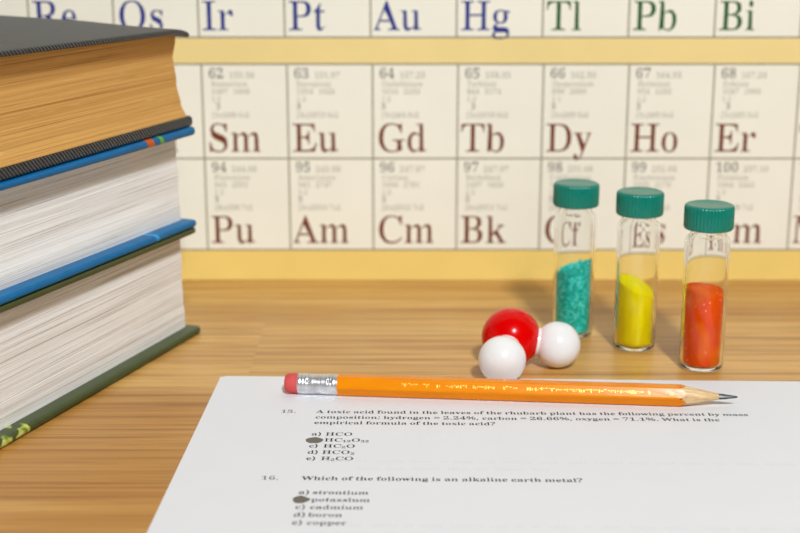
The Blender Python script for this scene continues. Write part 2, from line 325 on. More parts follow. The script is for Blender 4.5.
# ------------------------------------------------------------------ lettering: outlines of a book serif, units per em about 605
FONT = r"""%4.!/J0%/-0*.p07.]0M.N0l.F15.C1b.F22.M2W.Z2v.n30/+3=/J3A/i3=0&300:2v0H2W0Q220T1b0Q150I0l0;0M0(07/j0*!/?-~283;2m3;/t-~!/J0P/h0]/y1%0#1b/y2C/h2h/J2t/42m/%2W.z2B.v2'.u1b.v1A.z1%/%0l/40W!2_-w2A-|2).-1r.C1d.b1Z/+1W/W1Z0(1c0M1p0l2'1&2?132_172~133;1&3N0l3^0M3f0(3i/W3f/+3^.b3P.C3<.-3#-|!2_.F2|.R31.w37/W31082|0]2_0i2H0b290M23082//y2-/W2//623.w29.b2H.L (05!/E,o/--1.t-R.c-u.U.>.J.e.C//.>/W.=0$.>0M.C0v.J1A.U1h.c21.t2U/-2w/E3;/}3;/g2v/S2S/C20/51f/+1?/$0u.{0L.z0%.{/Y/$/3/+.i/5.B/C-y/S-U/g-3/},o )05!.7,o.M-3.a-U.q-y.~.B/,.i/4/3/8/Y/:0%/80L/40u/,1?.~1f.q20.`2S.L2v.63;.o3;/+2w/?2U/P21/_1h/i1A/q0v/u0M/w0$/u/W/q///i.e/_.>/P-u/?-R/+-1.o,o ,/|!.>-&.D-A.J-^.Q-{.W.=.[.W.`.q/C.q/H.j/A.P/9.6//-v/$-Z.u-?.j-& -0D!.=/b.=0:0)0:0)/b ./|!.|-u.m-w._.#.U.1.R.F.U.[._.j.m.r.|.t/1.r/>.j/H.[/K.F/H.1/>.#/1-w 02-!0(-w/a-{/=.)/(.:.v.R.e.o.X/6.Q/^.L0-.K0^.L12.Q1^.Y2).e2K.v2h/(3#/=34/b3>0)3A0J3>0n341&3#142h1E2K1Q2(1Y1]1_111a0]1_0-1Y/^1Q/51E.o14.Q1%.:0m.)0I-{!0(.G0K.M0[.`0h.~0o/?0s/c0v0/0w0]0v1=0p1o0h2<0[2Y0L2l0)2r/a2l/O2Y/C2</;1o/61=/40]/50//8/c/=/?/C.~/O.`/a.M 12-!.l-~.n.F/?.F/a.H/n.O/r.]/s.r/s2V/A2B/322/+2#.z1q.f1l.W1o.N1y.M2-.>2B.T2H.m2R/'2Z/G2g/]2v0'3=0_3=0Y.r0Z.`0^.Q0h.H11.F1_.F1a-~ 22-!.B-~.B.h/H/s/d02/z0K000b0?0w0K100T1D0Z1X0_1o0`2)0]2K0Q2b0>2p/v2t/G2m/52V//2?/.1~/71Z.{1].g1b.T1j.N2#.K2B.P2Y._2p.h3&/#35/;3</X3@/v3A0D3>0o341+3#162i1C2M1G2-1F1r1@1Z171C1(1*0w0s0g0_0R0H0;0//|/p/]/Q.v.m0a.m0{.p1..y19/,1?/?1C/T1i/T1_-~ 32-!/k-w/L-y//-|.t.'.W.4.L.E.E.X.=.m.>/'.G/8.X/B.o/E.n/+.q.r.|.a/2.T/N.M/f.J/|.L0?.S0U.`0d.r0j/&0n/:0p/R0m/k0d0$0R06090D/p0L/P0O/10O/00z/S0z/n0}001*0E190R1M0[1f0_2%0[2F0P2_0>2o/q2t/M2p/<2e/22S/-2=/.2%/61g.y1i.c1n.Q1v.L2,.I2G.O2^.]2s.a3(.~36/J3>/u3A0A3>0l351)3%142k1B2O1G2/1D1n1<1T1.1>0x1,0j0x0C0m0i0f1(0Z100J1D051O0$1V/k1X/Q1V/71Q.}1I.i1<.V1,.G1,.;0|.10h.)0R.#09-{0%-x 42-!/H-~/C.F/S.F/i.H06.N0=.]0?.w0?/D.3/D../n0C3;1&3;1%/q1t/q1t/D1%/D1%.w1(.]1..N1X.H1n.F1w.F1o-~!.X/q0?/q0?100?1D0?1Y0@1q0A2+0A2A0C2V0(2@/t2$/d1d/X1P 52-!/m-w/N-y/1-}.w.'.c.4.R.E.K.X.D.n.E/&.L/4.^/=.t/@.s/-.u.v.{.e/..V/I.M/b.J/x.M0;.T0Q.b0`.v0f/,0j/A0l/[0i/z0a070R0K0;0X/u0a/Y0d/A0c/.0`.z0].j0W.J0d.i3;1E3;1O1w1+1w1&221$2=0|2E0s2J0a2L/,2L.}1*/21./H11/[14/p140@100o1%1/0m1=0P1N0,1S/[1R/?1M/'1D.n17.Z1(.J1%.=0v.20c.*0N.#05-{0$-x 62-!01-w/p-z/O.&/:.4/-.G.t.a.d/$.X/I.R/u.P0J.J0o.T16.Z1V.c1v.n26.|2O/02g/G2y/P3-/k380-3?0J3A0e3@0}3=14371D3+1H2x1T2f1X2R1V2?1M2.1D2%101|0q1z0w220y2F0v2Y0o2i0b2r0D2v/~2p/h2a/T2G/F2$/;1S/50z/T1'/i1/0(150F170l13111'1E0o1Q0R1^001b/c1^/51Q.j1:.H1+./0`-|!03.H0X.N0j.c0s.x0y/80{/[0z/}0t0<0k0P0V0d0-0j/v0h/T0`/A0T/40I/8/j/@/;/L.t/].[/o.L 72-!/<-~152L/82L.t2D.k2*.g1d.A1d.K3;1k3;1k2v/k-~ 82-!0#-w/_-y/=.#.~.-.n.:.e.I.V.[.L.q.F/*.E/A.H/^.P/u._0-.q0?/(0O/N0_/80p.t1%.q19.b1M.X1e.U1~.W27.[2J.d2^.q2p.x3#/*30/D39/f3?0+3A0R3>0|32152|1B2d1O2G1R2'1P1j1H1S1=1B1-120u1#0Q0q1$0]1?0H1C031V/y1b/a1f/F1b.{1R.Y16.?1%.+0Q-{!0>1,0U1;0g1N0p1f0t2(0r2;0l2M0d2^0U2k0D2s0'2v/]2q/J2a/>2H/:2*/>1g/K1O/[1C/o17!0'.B0R.G0l.Y0x.k1#/#1&/;0}/Y0m/r0X0%0>04/b0D/J03/7/z///i/)/U/'/?/*/&/1.m/=.Z/O.L/m.D 92-!/`-w/H-y/1-|.{.&.m.3.h.C.V.U.P.h.P.v.T/%.`/-.n/2.x.s/).Z/=.K/d.F0;.R0W.w0m/X0w0R0A0@0@020#0(/c0%/A0).z05.g0H.]0e.N1+.J1U.L1u.Q25.[2O.j2f.t2y/&3-/?38/]3?/y3A0:3?0Z370u3*0}2s172Z1G2<1R1s1Y1G1Y0r1Z0M1V0*1Q/e1I/E1>/(11.k0|.S0n.@0^.00C.%0#-z!0$0U0H0X0^0b0o0q0w1'0t1[0l2*0a2I0Q2_0@2l/}2p/T2i/A2S/82=/21|/01Y/71$/J0a :/|!.|1'.m1*._12.U1@.R1U.U1k._1y.m2%.|2'/12%/>1y/H1k/K1U/H1@/>12/11*!.|-u.m-w._.#.U.1.R.F.U.[._.j.m.r.|.t/1.r/>.j/H.[/K.F/H.1/>.#/1-w =26!.H1(.H1X1l1X1l1(!.H/Y.H0-1l0-1l/Y ?14!/%/N/%/a/&/y/*01/10C/<0T/J0f/^0x/v110+1A071P0@1_0D1o0F2%0@2B012W/}2b/i2h/O2j/02g.q2a.W2W.?2L.*2|.=3).P31.f38.}3=/93@/S3A/|3>0A330[2~0o2f0{2H1#2'0}1g0u1N0j1:0Y1'0E0q0/0]/w0K/i0</_0./X/|/U/l/T/Y/T/N!/?-u//-w.}.#.u.1.r.F.u.[.}.j//.r/?.t/O.r/].j/f.[/i.F/f.1/].#/O-w A2l!.1-~-u.4.3.7.?.@.G.Q.S.n0:3-0L3,1~.z2/.Y29.D2J.82r.42j-~0Y-~0Q.40u.71>.@1B.P1>.^16.t0}/K/./K.r.j.o.^.m.R.r.</C.4/G.4//-~!/8/i0r/i/y1P B2r!.:-~.2.3.T.8.y.B.~.U/$.u/$2'/#2@.}2R.w2`.h2h.F2l.12n.92~0H2~192x1r2d2%2B2.1q2)1J1u1,1a0r1-0d1j0S2(0:2</u2C/K2?/$21.`1x.E1a.112.&0Y-~!/k0i0(0i0H0k0h0r1#0}14131>1K1A1k1?2+192A1.2R0r2c0D2i/|2g/m2`/k2R/k2=!0J.:0e.=1,.E1=.S1I.h1P/&1S/G1P/j1F0(150<0w0I0S0P010S/k0S/k.d/l.P/o.C0'.< C3/!0m-s0E-w/v.%/P.6/?.M/&.j.n//.^/U.U0$.R0P.U0~.^1K.m1q/$26/<2R/R2j/x2{0G3)0p3,123*1Y2}2%2o2/2k2:2j2N2r2Y3,2l3,2l1E2Z1E2I1m29222$2M1f2b1;2n0v2r062e/i2;/L1R/A0N/L/Q/i.m09.F1'.:1B.<1].C1z.O26.`2M.t2y/12v.|2M.O2#.01K-y D3K!.>-~.6.3.U.7.z.@.~.P/$.n/$2,.~2M.x2a.R2j.12n.92~0I2~1&2{1Y2p2(2]2=2B2T1~2h1V2r1(2v0P2h/G2=.[1_.00P-~!0J.:0|.@1C.Q1b.n1p//1}/R2'/}2*0Q1|1O1`24142Z0K2h0&2f/n2^/l2O/k27/k.k/l.R/o.D0&.= E2q!.8-~.0.3.S.6.y.@/#.R/%.q/%2'/#2K.y2`.S2j.22n.:2~2=2~2E1Q251Q2-1w1{281k2L1I2Z1%2c0T2e0A2e042c/o2_/l2W/l2K/k2:/l0c0-0c0I0e0d0m0s0z0}111*1J111k1A1k1A/=10/=1-/V1)/l0~/}0s050b0A0D0H0%0J/l0J/l.f/m.Q/q.E0:.?0R.>0r.?12.B1J.I1g.R1y._2+.n28/%2E/;2Q/V2e/V2@-~ F2J!.9-~.1.3.`.9.y.D/#.W/$.w/$2-.~2K.w2^.W2h.02n.82~282~2@1Q2/1Q2*1k2#2%1v271g2L1M2Z112a0r2e0R2f0@2f042d/q2b/k2[/k2R/k2D/k0d0*0d0E0g0`0n0p0{0z121'1K1-1m1?1m1?/=1./=1(/b0z/}0p040a0A0E0I0)0L/k0L/k.t/l.^/n.M/t.A03.:0Q.50m.30f-~ G3W!0y-t0N-w/{.%/T.5/?.L/'.i.o/..`/T.V0#.S0Q.W1#.`1L.o1r/&27/=2S/R2j/x2{0F3)0n3,133*1[2}2'2p212l2:2k2E2m2L2r2R2{2Y3,2l3,2l1E2Z1E2O1`2D1w29212-2C1y2S1g2a1F2k112p0x2r082e/j2;/M1S/C0P/F/z/N/N/[/)/m.f0/.G0Q.51$./1N.21l.=1x.O1z.j1z/G1x/b1s/r1F/{1$/~1,023G023O/~3&/{2h/s2d/c2c/G2u.?2H..1w-~1G-v H3g!.9-~.1.3.T.8.y.B/#.T/$.t/$21/#2L.y2_._2i.22n.:2~0V2~0_2n0H2k0,2g/q2`/m2U/l2F/k21/k0h1{0h1{211z2F1y2U1u2`1^2g1A2k1+2n132~3N2~3V2n3*2i2l2_2g2M2e212e.t2g.V2l.C3).83V.33N-~13-~1+.31M.71s.A1y.S1{.t1{0I/k0I/k.t/m.T/r.B0;.80_.30V-~ I0r!.7-~./.3.L.9.x.B/#.S/%.n/%29/$2R.z2b.O2j./2n.72~0X2~0a2n0B2j/t2b/n2R/l29/l.p/l.^/n.N/u.D0-.<0K.70c.30Z-~ J1[!/4-<.t-?.U-G.D-U.5-h./-}...9.0.N.4.`.>.j.N.n.a.j.k.a.o.Q.p.>.o./.k-}.i-q.h-k.q-Z/0-U/M-Y/]-e/f-x/l.7/o2%/n2=/k2O/e2]/N2e//2j.r2n.z2~1C2~1K2n152k0o2f0`2^0Z2Q0Y2>0X2%0X.|0R.70;-c/u-E K3Y!.:-~.2.3.T.8.z.B/$.T/%.t/%21/#2L.z2_.`2i.32n.;2~0V2~0_2n0I2k0-2g/r2`/n2U/l2F/l21/l0V1R2+1i2D1u2X1v2e1T2k142n1<2~392~3A2n382n2v2i2O2Y222A1k1{0|1.2o.P2~.D33.;3P.63c.33Z-~12-~1,.31C.41L.51W.71u.=1x.D1s.Q1f.e0K0B/l02/l.t/m.T/s.B0<.80_.30V-~ L2a!.9-~.1.3.T.8.y.B/#.T/$.t/$21/#2M.y2`.^2i.22n.:2~0_2~0f2n0N2l022i/t2b/n2V/l2G/k21/k.v/k.a/m.Q/p.G0#.A0B.>0V.>0u.?14.C1L.J1h.S1y.b2*.s26/+2C/D2O/b2b/b2@-~ M4{!.H-~.0.3.U.8.f.B.k.T.n.r.n24/)2H/&2V.{2a.d2g.G2k.12n.92~/y2~1N/U3$2~4b2~4j2n4>2h4%2^3w2K3z203z.x3z.`3|.M4%.A43.94T.54j.34b-~2J-~2B.32W.62u.;3,.B31.N33.`34.v342E11-~0{-~/02;/0.s/3.R/9.@/R.6/q.3/X-~ N3I!2I-s/21p/2.r/4.S/9.A/I.7/o.3/V-~.L-~.4.3.I.5.`.9.h.@.l.K.n.[.o.r/+2:.k2[.]2h.>2k.42n.L2~/K2~2=/q2=2/2<2E292T262`2+2f1s2k1]2n1u2~3#2~3;2n2r2i2d2`2_2M2]2/2]-s O3i!0r-s0R-u02-{/q.)/].7/E.H/2.].}.t.o/1.c/M.Z/k.U0/.S0P.U0q.Z15.c1R.o1o.}2,/12C/E2W/V2i/r2w043%0V3+0v3-183+1Y3%1w2w262j2E2X2X2E2j2.2y1q3(1T3116360r370P350/30/k3)/M2y/12j.t2Y.]2E.H25.71u.)1V-{15-u!0v..1T.<1}.e2=/L2G0P2D1'2<1R201x1|2;1_2Y1?2l0q2r052e/i2;/M1S/C0P/F/z/M/N/Z/)/l.f0,.G0K.4 P2X!.9-~.1.3.T.8.y.B/#.T/$.t/$21.~2L.x2_._2i.22n.:2~0A2~0v2}1C2x1b2o1j2d1y2U2(2D2220281v2:1^26192)0w1r0]1`0I110=0^0:/k0:/k.t/m.T/r.B0;.80_.30V-~!/k0R050R0S0T0v0]110j1?0|1G1:1J1Z1H1{1A29162L1&2Z0^2c0D2f0%2d/n2_/k2T/k2D Q3i!20,e1L,m0s-&0_-J0?-}/c.//N.@/8.T/&.m.q/+.d/H.Z/h.U0-.S0P.U0q.Z15.c1R.o1o.}2,/12C/E2W/V2i/r2w043%0V3+0v3-183+1Y3%1w2w262j2E2X2X2E2j2.2y1q3(1T3116360r380P33/x3'/G2m.y2Y.[2?.D2&.11C-~1d-P22-52t-,3.-.3G-43J,}2~,p2S,h!0v..1T.<1~.e2=/L2H0P2E1'2=1R201x1|2;1_2Y1?2l0q2r052e/i2;/M1S/C0P/F/z/M/N/Z/)/l.f0,.G0K.4 R34!.9-~.1.3.T.8.y.B/#.T/$.t/$21.~2L.y2_.T2i.22n.:2~0E2~0t2|1B2w1e2n2%2a2.2I2=2*2C1`2=192,0v1z0^1D0L2O.T2Y.F2h.<2w.539.33;.33#-~1|-~0K0@/k0@/k.t/m.T/r.B0;.80_.30V-~!/k0V080V0W0X0{0b180o1H1'1Q1A1U1b1J2;1.2[0L2f0(2d/n2]/l2O/k27 S2<!.M-s.M/f.a/f.n/8.{.p/..T/E.@/l.501.10H.30b.:0t.F1*._12.|1//<0{/S0]/h/k0+/L0>/00S.x0j.i1%.p1?.c1^.`1x.d23.l2I.x2[/+2l/:2x/O3&/j3+0%3-093,0Q3(0l3#1+2w142u1=2t1J2y1Q3-1e3-1e1P1S1P1L1i1B2#19271/2H0~2W0o2d0J2p0.2t/h2o/O2a/?2L/822/91v/C1b/P1V/b1K/w1@0j0~0~0q170d1G0U1Z0?1h0(1_/j1i/L1k/11f.s1].]1N.H1<.71*.*0k-|0J-v0,-t/x-u/i-v/U-z/E.#/5.(/).+.x...n.-.h.).d-~.`-s T2^!/+-~/#.3/F.7/n.A/u.T/w.t/w2h/]2h/;2e.u2Z.`2I.Q22.E1r.?1O.-1O.52~2H2~2P1N2@1N232&1{2J1Z2a0z2h0a2h0a.t0c.S0i.@19.71Y.31Q-~ U3G!0e-q0--v/Z.(/L.?/4.`/'/./#/c/#21.}2L.x2_.]2i.12n.92~0T2~0]2n0G2k0+2g/p2`/l2U/j2F/j21/j/S/m///u.m0&.U0<.E0b.;1$.81Y.A1}.Z27/*2>/g2>202;2L262^2&2h1Y2n1r2~2y2~352n2o2g2d2[2`2J2]202]/}2Z/L2R/#2D.]2/.B1l.)1?-v V2c!0@-q.d23.Y2I.P2Z.>2g-p2n-x2~072~0?2n0$2l/Y2g/K2^/I2P/M2C/T200p/V1n2/1s2@1u2O1u2^1o2g1U2l1<2n1T2~2X2~2q2n2U2k2I2b2@2Q24250R-q W4d!/s-s.V2?.O2S.G2b.62j-o2n-w2~/u2~/}2n/j2l/E2g/?2^/?2P/B2@/H2+08/a1Q1s1B2E1<2X132d0i2j0Q2n0Y2~2f2~2n2n222g2+2R2-2G222835/n3y2'4#2=4%2L4%2[3}2e3h2k3R2n3i2~4Z2~4q2n4W2h4O2[4H2J4?212u-s2c-s1a1F0*-s X32!.5-~.-.3.T.9.j.I.~.e0D0</,28.y2O.g2`.I2j.22n.02n.82~0X2~0a2n0Q2n/x2h/n2U/r2J/{2:0_121S2+1a2B1h2T1g2g162n1>2~2y2~3%2n2~2n2b2j2C2^262P2*2@1w2+0o0v2;.[2G.J2V.>2q.63(.33+.33#-~0c-~0Z.30`.31?.91K.K1F.[1:.r0T0#/Q.t/F.a/?.O/B.:/v.3/n-~ Y2a!/4-~/,.3/O.8/t.B/z.T/{.t/{/{.g29.W2T.A2d.#2j-q2m-y2~032~0;2m0/2m/{2k/Y2g/M2`/K2V/O2K/U2>0Q0N1_2$1k2;1q2N1m2e1;2m182m1P2~2U2~2n2m2V2i2H2_2?2Q242>0c070f.t0h.T0m.B16.81Y.31Q-~ Z2q!.>-~.>.-1;2e0B2e0&2d/j2`/N2Z/52M/#28.u2%.j1j.`1M.N1M.d2~2D2~2D2r/J.?0[.?1+.B1X.M1u.`2-.z2?/@2M/l2_/l2E-~ [0I!.X,o.X3;083;082f/62f/6-C08-C08,o ]0I!.3,o.3-C/4-C/42f.32f.33;/o3;/o,o a1j!0l-t0N-y0L.,0D.E/p.-/L-z/&-u.c-z.a.-.O.D.G.b.J.~.V/:.j/O/)/c/V/u0B0*0A0^0=0w031+/|15/[19/713/*1#/+0y/.0n/20`/40S/30C//06/%0..p0+._0..U07.R0F.Q0X.Q0p.X1'.h18/&1E/:1K/R1N/j1O061L0[1D0i150x0|1$0a1&0>1&.a1$.R0~.J1+.F1A.D1I.F1Q.L1C.>19.)1*-x!/_.D/j.E0(.K07.T0B.b0B/q/]/_/</B/..w/0.Z/9.I b1{!.M-s.^2:.[2T.X2c.K2k.*2n.B2~/92~/B1(/j1>0*1K0I1O0_1M0v1G0y1<1'1-1=0w1I0b1Q0I1U0/1W/n1U/L1P/.1G.n1;.U1,.@0t./0c-~0F-v0,-t/j-x/L.)/*.>.W-s!0#.00>.40P.@0^.S0i.p0o/90r/h0p010k0P0b0h0O0~0$1)/q1&/R0{/F0n/B0_/B.h/E.H/e.6 c16!/d-t/L-v/3-}//.-.n.<.k.O.Y.g.N/$.H/?.E/^.F/}.L0>.U0Y.c0q.r1)/,1:/?1F/]1N/w1P061N0R1G0_1;0r1$0w0b0v0P0r0C0i0;0X080B0=0=0M0<0h0;0r0;0|0213/q1:/L1./50e/)0'/*/U/2/0/?.o/S.Y/l.L08.H0O.L0g.W13.k1.._0_.709-| d2(!/S-t/>-v/(-}/%.,.q.<.`.N.T.e.L.~.G/=.F/Z.G/|.L0>.T0Y.a0r.r1*/)1:/,1F/C1M/Y1O/w1K051>0[1)0[2G0Y2Y0S2e022l/x2n042~182~1@.n1?.X1D.K1O.B1s.>1p.-1L.*0|.#0K-t0].I0#../u-y!/s.>0'.A06.K0U.Z0[.o0[0_0W0n0J0{0+1'/v1*/M0~/<0g/40M/.0-/,/a/./:/3.v/;.]/K.F e1>!/b-t/J-v/1-}/-.,.l.<.m.O.Y.h.N/&.I/D.F/e.?0'.L0C.T0].`0t.m1+/$1;/41F/M1M/e1O0-1K0L1>0a1)0p0h0y0D1$/u1$/n/,/n/5/(/N.Z03.L0M.Q0e.a14.y1..l0h.F0P.-0--y!/,0,0A0,0@0C0=0^080r021&0%15/i1:/I1//70l/-07 f0B!.9-~.1.2.@.4.].8.d.=.f.E.g.R.g.l.g1&.21&.21G.g1G.g1s.j28.r2S/$2k/42{/U3(/v3,023*0J3#0X2u0h2`0i2F0h230e2%0[1x0L1u0<1x032#002.002=012K042Z052a052h002p/|2r/c2o/W2e/Q2S/M2</K1G021G021&/K1&/K.d/M.J/Q.</u.403.20+-~ g1X!/Y,L/4,N.l,T.R,_.@,u.7-2.<-G.H-W.l-d.T-t.G.+.B.@.J.X.R.m.^.y.p/)/7/5.f/N.N/q.G0@.J0_.U0y.`1+.n18.{1B/41I/M1N/e1O/~1N0<1I0U1A1>1A1K0y0o0y0y0e1$0N1&070~/x0u/_0f/J0V/;0C/30-///t/./e/./U///E/-/7/%/,.w/&.j/*.Y/T.S/w.S0;.R0U.O0p.J1..?18./1A-u1D-X1D-:18,}0},h0[,X0-,O!/e/C0'/I05/Y0</k0A0$0B0?0?0Z0:0q0B1%0615/e1:/H15/91%/20q/,0Z/+0?/-0$/2/k/9/Y/I/I!/i,e0F,j0j,{0w-;0u-J0m-T0S-Y09-[/'-[.n-I.f-4.k-$.},r/6,j/L,f h23!.<-~.4.2.U.5.c.<.f.G.g.Z.g2E.f2W.b2d.U2l.52o.M2~/C2~/K0x0-180;1J0`1O151C1A0|1L0@1L.Z1L.H1O.<1Z.51}.21u-~0>-~06.20;.20d.<0h.Z0g0E0e0^0a0o0W0y070|0#0x/Z0l/K0W/K.Z/L.H/N.</Y.5/|.2/t-~ i02!/,1|.v2$.k2..g2?.f2R.h2g.k2x.v3'/,3*/>3'/H2x/L2g/M2R/L2?/H2./=2$!.<-~.4.2.U.5.c.<.f.G.g.Z.g0i.f0}.c1..U14.616.O1G/C1G/L.Z/L.H/O.</Y.5/|.2/t-~ j0>!/11}.{2%.p20.m2@.l2T.m2i.q2y.|3(/13,/C3(/N2y/R2i/S2T/R2@/N20/C2%!.F,L.0,N-s,U-e,a-W,p-Q-%-Q-7-R-H-U-U-_-^-o-a.#-_.,-V.0-J.0-;./-1.,-&.),x.(,r..,h.A,d.],h.g,u.n--.r-G.r0g.q0|.m1-.[14.817.P1G/N1G/V-i/T-C/K-&/=,k/-,Y.h,O k1y!.;-~.3.2.U.5.c.<.f.H.g.Z.g2D.f2W.c2d.V2k.62n.O2~/C2~/K/q0O0e0]0u0d1'0c130=160:160R1G1R1G1k161Q12161'1$0q0J0=1X.D1e.72..22&-~0G-~0?.20E.20m.60o.B0l.J0f.S/|/Z/K/M/K.Z/L.H/N.</Z.5/|.2/t-~ l03!.<-~.4.2.U.5.c.<.f.G.g.Z.g2D.f2W.c2d.W2k.62n.N2~/C2~/L.Z/L.H/O.</Y.5/|.2/t-~ m4*!.L-~.4.2.U.5.c.<.f.G.g.Z.j0j.e0|.b1-.U14.517.M1G/A1G/J0v0,17081I0Y1O1&1I1*161B0r2%16231I2X1O3,1C380|3C0@3C.Z3D.H3G.<3R.53t.23[-~2G-~2/.22P.52[.<2_.H2`.Z2`0E2^0^2X0o2P0y2/0|1x0y1T0m1F0Y1F.Z1G.H1J.<1T.51v.21^-~0K-~03.20T.50`.<0c.H0d.Z0d0E0c0^0^0o0T0y030|/|0x/X0l/J0W/J.Z/K.H/M.=/W.5/y.2/a-~ n23!.<-~.4.2.U.5.c.<.f.G.g.Z.j0j.f0|.b1-.U14.517.M1G/C1G/K0x0,190;1J0`1O151C1A0|1L0@1L.Z1L.H1O.<1Z.51}.21u-~0>-~06.20;.20d.<0h.Z0g0E0e0^0a0o0W0y070|0#0x/Z0l/K0W/K.Z/L.H/N.</Y.5/|.2/t-~ o1b!/q-t/U-v/9-}/'.-.o.=.a.Q.T.i.L/'.G/C.E/b.G0$.L0A.T0[.a0s.o1*.}1:/91F/U1M/p1O0.1M0J1F0b1;0p1+1#0t1.0]170B1<0%1>/b1</B17/%1/.h1#.P0p.<0b.-0J-}0.-v!/q.-03.40E.I0L.Z0R.t0U/-0W/E0X/b0U0:0M0b0C0|0115/q1</R15/@0|/60b/.0:/,/b/,/F/././2.u/8.Z/?.I/Q.4 p2)!.;,M.3,].A,_.a,d.e,k.g,t.g-'.g-=.h0`.e0z.a1,.U14.518.M1G/?1G/G0t0'170/1J0R1P0i1N1#1G1&1;1/1,1F0u1Q0^1Y0D1^0)1`/h1^/G1Y/*1Q.k1F.R15.>1#..0}-~0f-v0O-t00-y0%.+/K.B/K-C/L-,/N,v/R,k/],c/|,`01,^0),M!0/.>0X.F0j.^0r.w0w/;0z/b0x0,0s0K0l0e0]0{031'/{0~/j0p/K0W/K.h/T.P/x.C q1~!0#,M/w,^03,a0V,g0Z,s0]-*0].?04.*/u-y/U-u/?-w/)-}/&.,.w.;.b.M.U.c.M.{.H/:.F/W.H/x.M0;.V0V.d0p.s1)/,1:/<1F/W1N/r1P041L0Q1?0t1*1F1Q1Q1Q1A-*1B,s1D,h1Q,a1t,^1l,M!/{.@0..B0K.J0X.V0].f0]0^0X0|0912/{18/U1//A0r/60V//03/,/d/./</3.x/;._/M.G r10!.<-~.4.2.U.5.d.<.g.G.g.Z.g0i.e0~.b1..T14.616.N1G/A1G/J0i/~0}0*11011>0>1K0U1O0k1L0v1A0w100v0w1%0e0~0V0u0M0e0J0U0L0L0S0J0]0F0g0?0n0)0q/w0l/U0^/N0H/L0,/L.Z/M.G/R.;/u.501.20)-~ s11!/_-t/L-v/5-{.z.(.s.*.l.+._.&.U-u.F-u.F/0.W/0.`.r.k.[.v.I//.7/S.1/n.40#.=0-.J02.]0-.w/o/0/A/I/./U.n/c.a/q.d0-.U0H.R0d.Y0{.h14.y1C/91M/T1P/`1O/l1M/}1I031E0:1C0A1B0K1E0R1P0a1P0a0J0P0J0H0a0=0s031&/|14/]19/F17/71//.1#/*0p/*0a/00T/=0J/N0@0+0)0:/z0J/m0U/_0Q/F0b/&0d.d0[.I0K.40:.$/z-w t0P!/C-u/,-w.s-}.w.,.s.<.f.P.c.j.c1(.61(.>1=.`1U.q1m/$2'/12;/=2M/H2_/W2_/D1G041G041(/H1(/H.u/I.c/L.U/R.M/p.J0).S0P.n0J.e/w.:/m-} u2-!/J-t/1-w.t.$.|.3.k.H.b.d.a/(.a0e._0y.[1+.P14.-17.E1G/=1G/E.m/H.]/N.P/[.H/y.F09.M0a.e0a0e0`0z0[1,0L140)170A1G1=1G1E.i1C.U1J.I1Z.C1z.@1w./1R.,1&.%0P-t0b.J0).50&.%/e-w v1C!/U-t.Y0e.Q0x.K1*.B13-{16.'1G/d1G/l17/d17/913/71%/90y/q/A0X0j0]0u0^0}0X1207170I1G111G1B181-121&1(0z0u0q0`/h-t w2j!/A-t.C0v.?1%.:1-.213-s16./1G/91G/Q16/F15/*12/(1-/(1%/*0w//0j/_/F0N0W0D0w0@1)0=110/16/p180,1G1<1G1T161,111(1%1*0z1+0s1R/T240m280w291$281,24122(151v182(1G2f1G2t182d152_1-2X0~2R0o1A-t12-t0Z01/S-t x1P!.;-~.'.1.?.9.O.G.a.Z/T/O._0t.O1..&16..1G/i1G/q17/B14/@1)/D0}/K0q/n0:0L0n0T0y0W1(0X1/0U130E1605170H1G141G1H1911120}1$0k0k/}0$0~.F1&.>1..716.31P.11H-~/k-~/c.2/p.300.508.:08.@04.M0*.^/c/9/(.`.{.P.v.D.w.6/9.1/=.1/(-~ y1=!.V,L.D,O.8,[.6,n.'-).)-:.--H.5-R.F-U.U-S._-L.b-@.b-1.b-,.a-&.d,y.y,v/*,}/9-3/A-A/H-Q/N-d/S-y.W0h.Q0u.M1$.F10.915-{16-y16.%1G/b1G/j16/Y15/;12/61-/61$/80x/<0n0%/>0R0^0X0q0Z1#0Y1-0U120G1507160G1G1,1G1=161+131%1*0y0v0p0_/j-f/_-H/S-0/H,y/',d/&,U.m,N z16!.7-~.7.00%10/G10.~1,.j0}.`0o.U0].N0D.<0D.J1G0x1G0m14/3.;/`.;/}.=0<.C0M.N0Y.^0f.s0q/21%/20q-~"""
ALPH = ''.join(chr(i) for i in range(35, 127) if chr(i) != '\\')
AIDX = {c: i for i, c in enumerate(ALPH)}
EM = 605.0
GLY = {}


def dec(s):
    return [AIDX[s[i]] * 91 + AIDX[s[i + 1]] - 1000 for i in range(0, len(s), 2)]


for tok in FONT.split(' '):
    ps = tok[3:].split('!')
    polys = []
    for p in ps[1:] if ps[0] == '' else ps:
        v = dec(p)
        polys.append(list(zip(v[0::2], v[1::2])))
    GLY[tok[0]] = [dec(tok[1:3])[0], polys, None]


def glyph_mesh(ch):
    g = GLY[ch]
    if g[2] is None:
        cu = bpy.data.curves.new('g', 'CURVE')
        cu.dimensions = '2D'
        cu.fill_mode = 'BOTH'
        for q in g[1]:
            sp = cu.splines.new('POLY')
            sp.points.add(len(q) - 1)
            for pt, (x, y) in zip(sp.points, q):
                pt.co = (x / EM, y / EM, 0, 1)
            sp.use_cyclic_u = True
        o = bpy.data.objects.new('g', cu)
        COL.objects.link(o)
        bpy.context.view_layer.update()
        me = o.evaluated_get(bpy.context.evaluated_depsgraph_get()).to_mesh()
        g[2] = ([tuple(v.co[:2]) for v in me.vertices], [tuple(p.vertices) for p in me.polygons])
        bpy.data.objects.remove(o)
        bpy.data.curves.remove(cu)
    return g[2]


def text_width(s, em, track=0.0):
    return sum((0.25 * em if c == ' ' else GLY[c][0] / EM * em) + track for c in s)


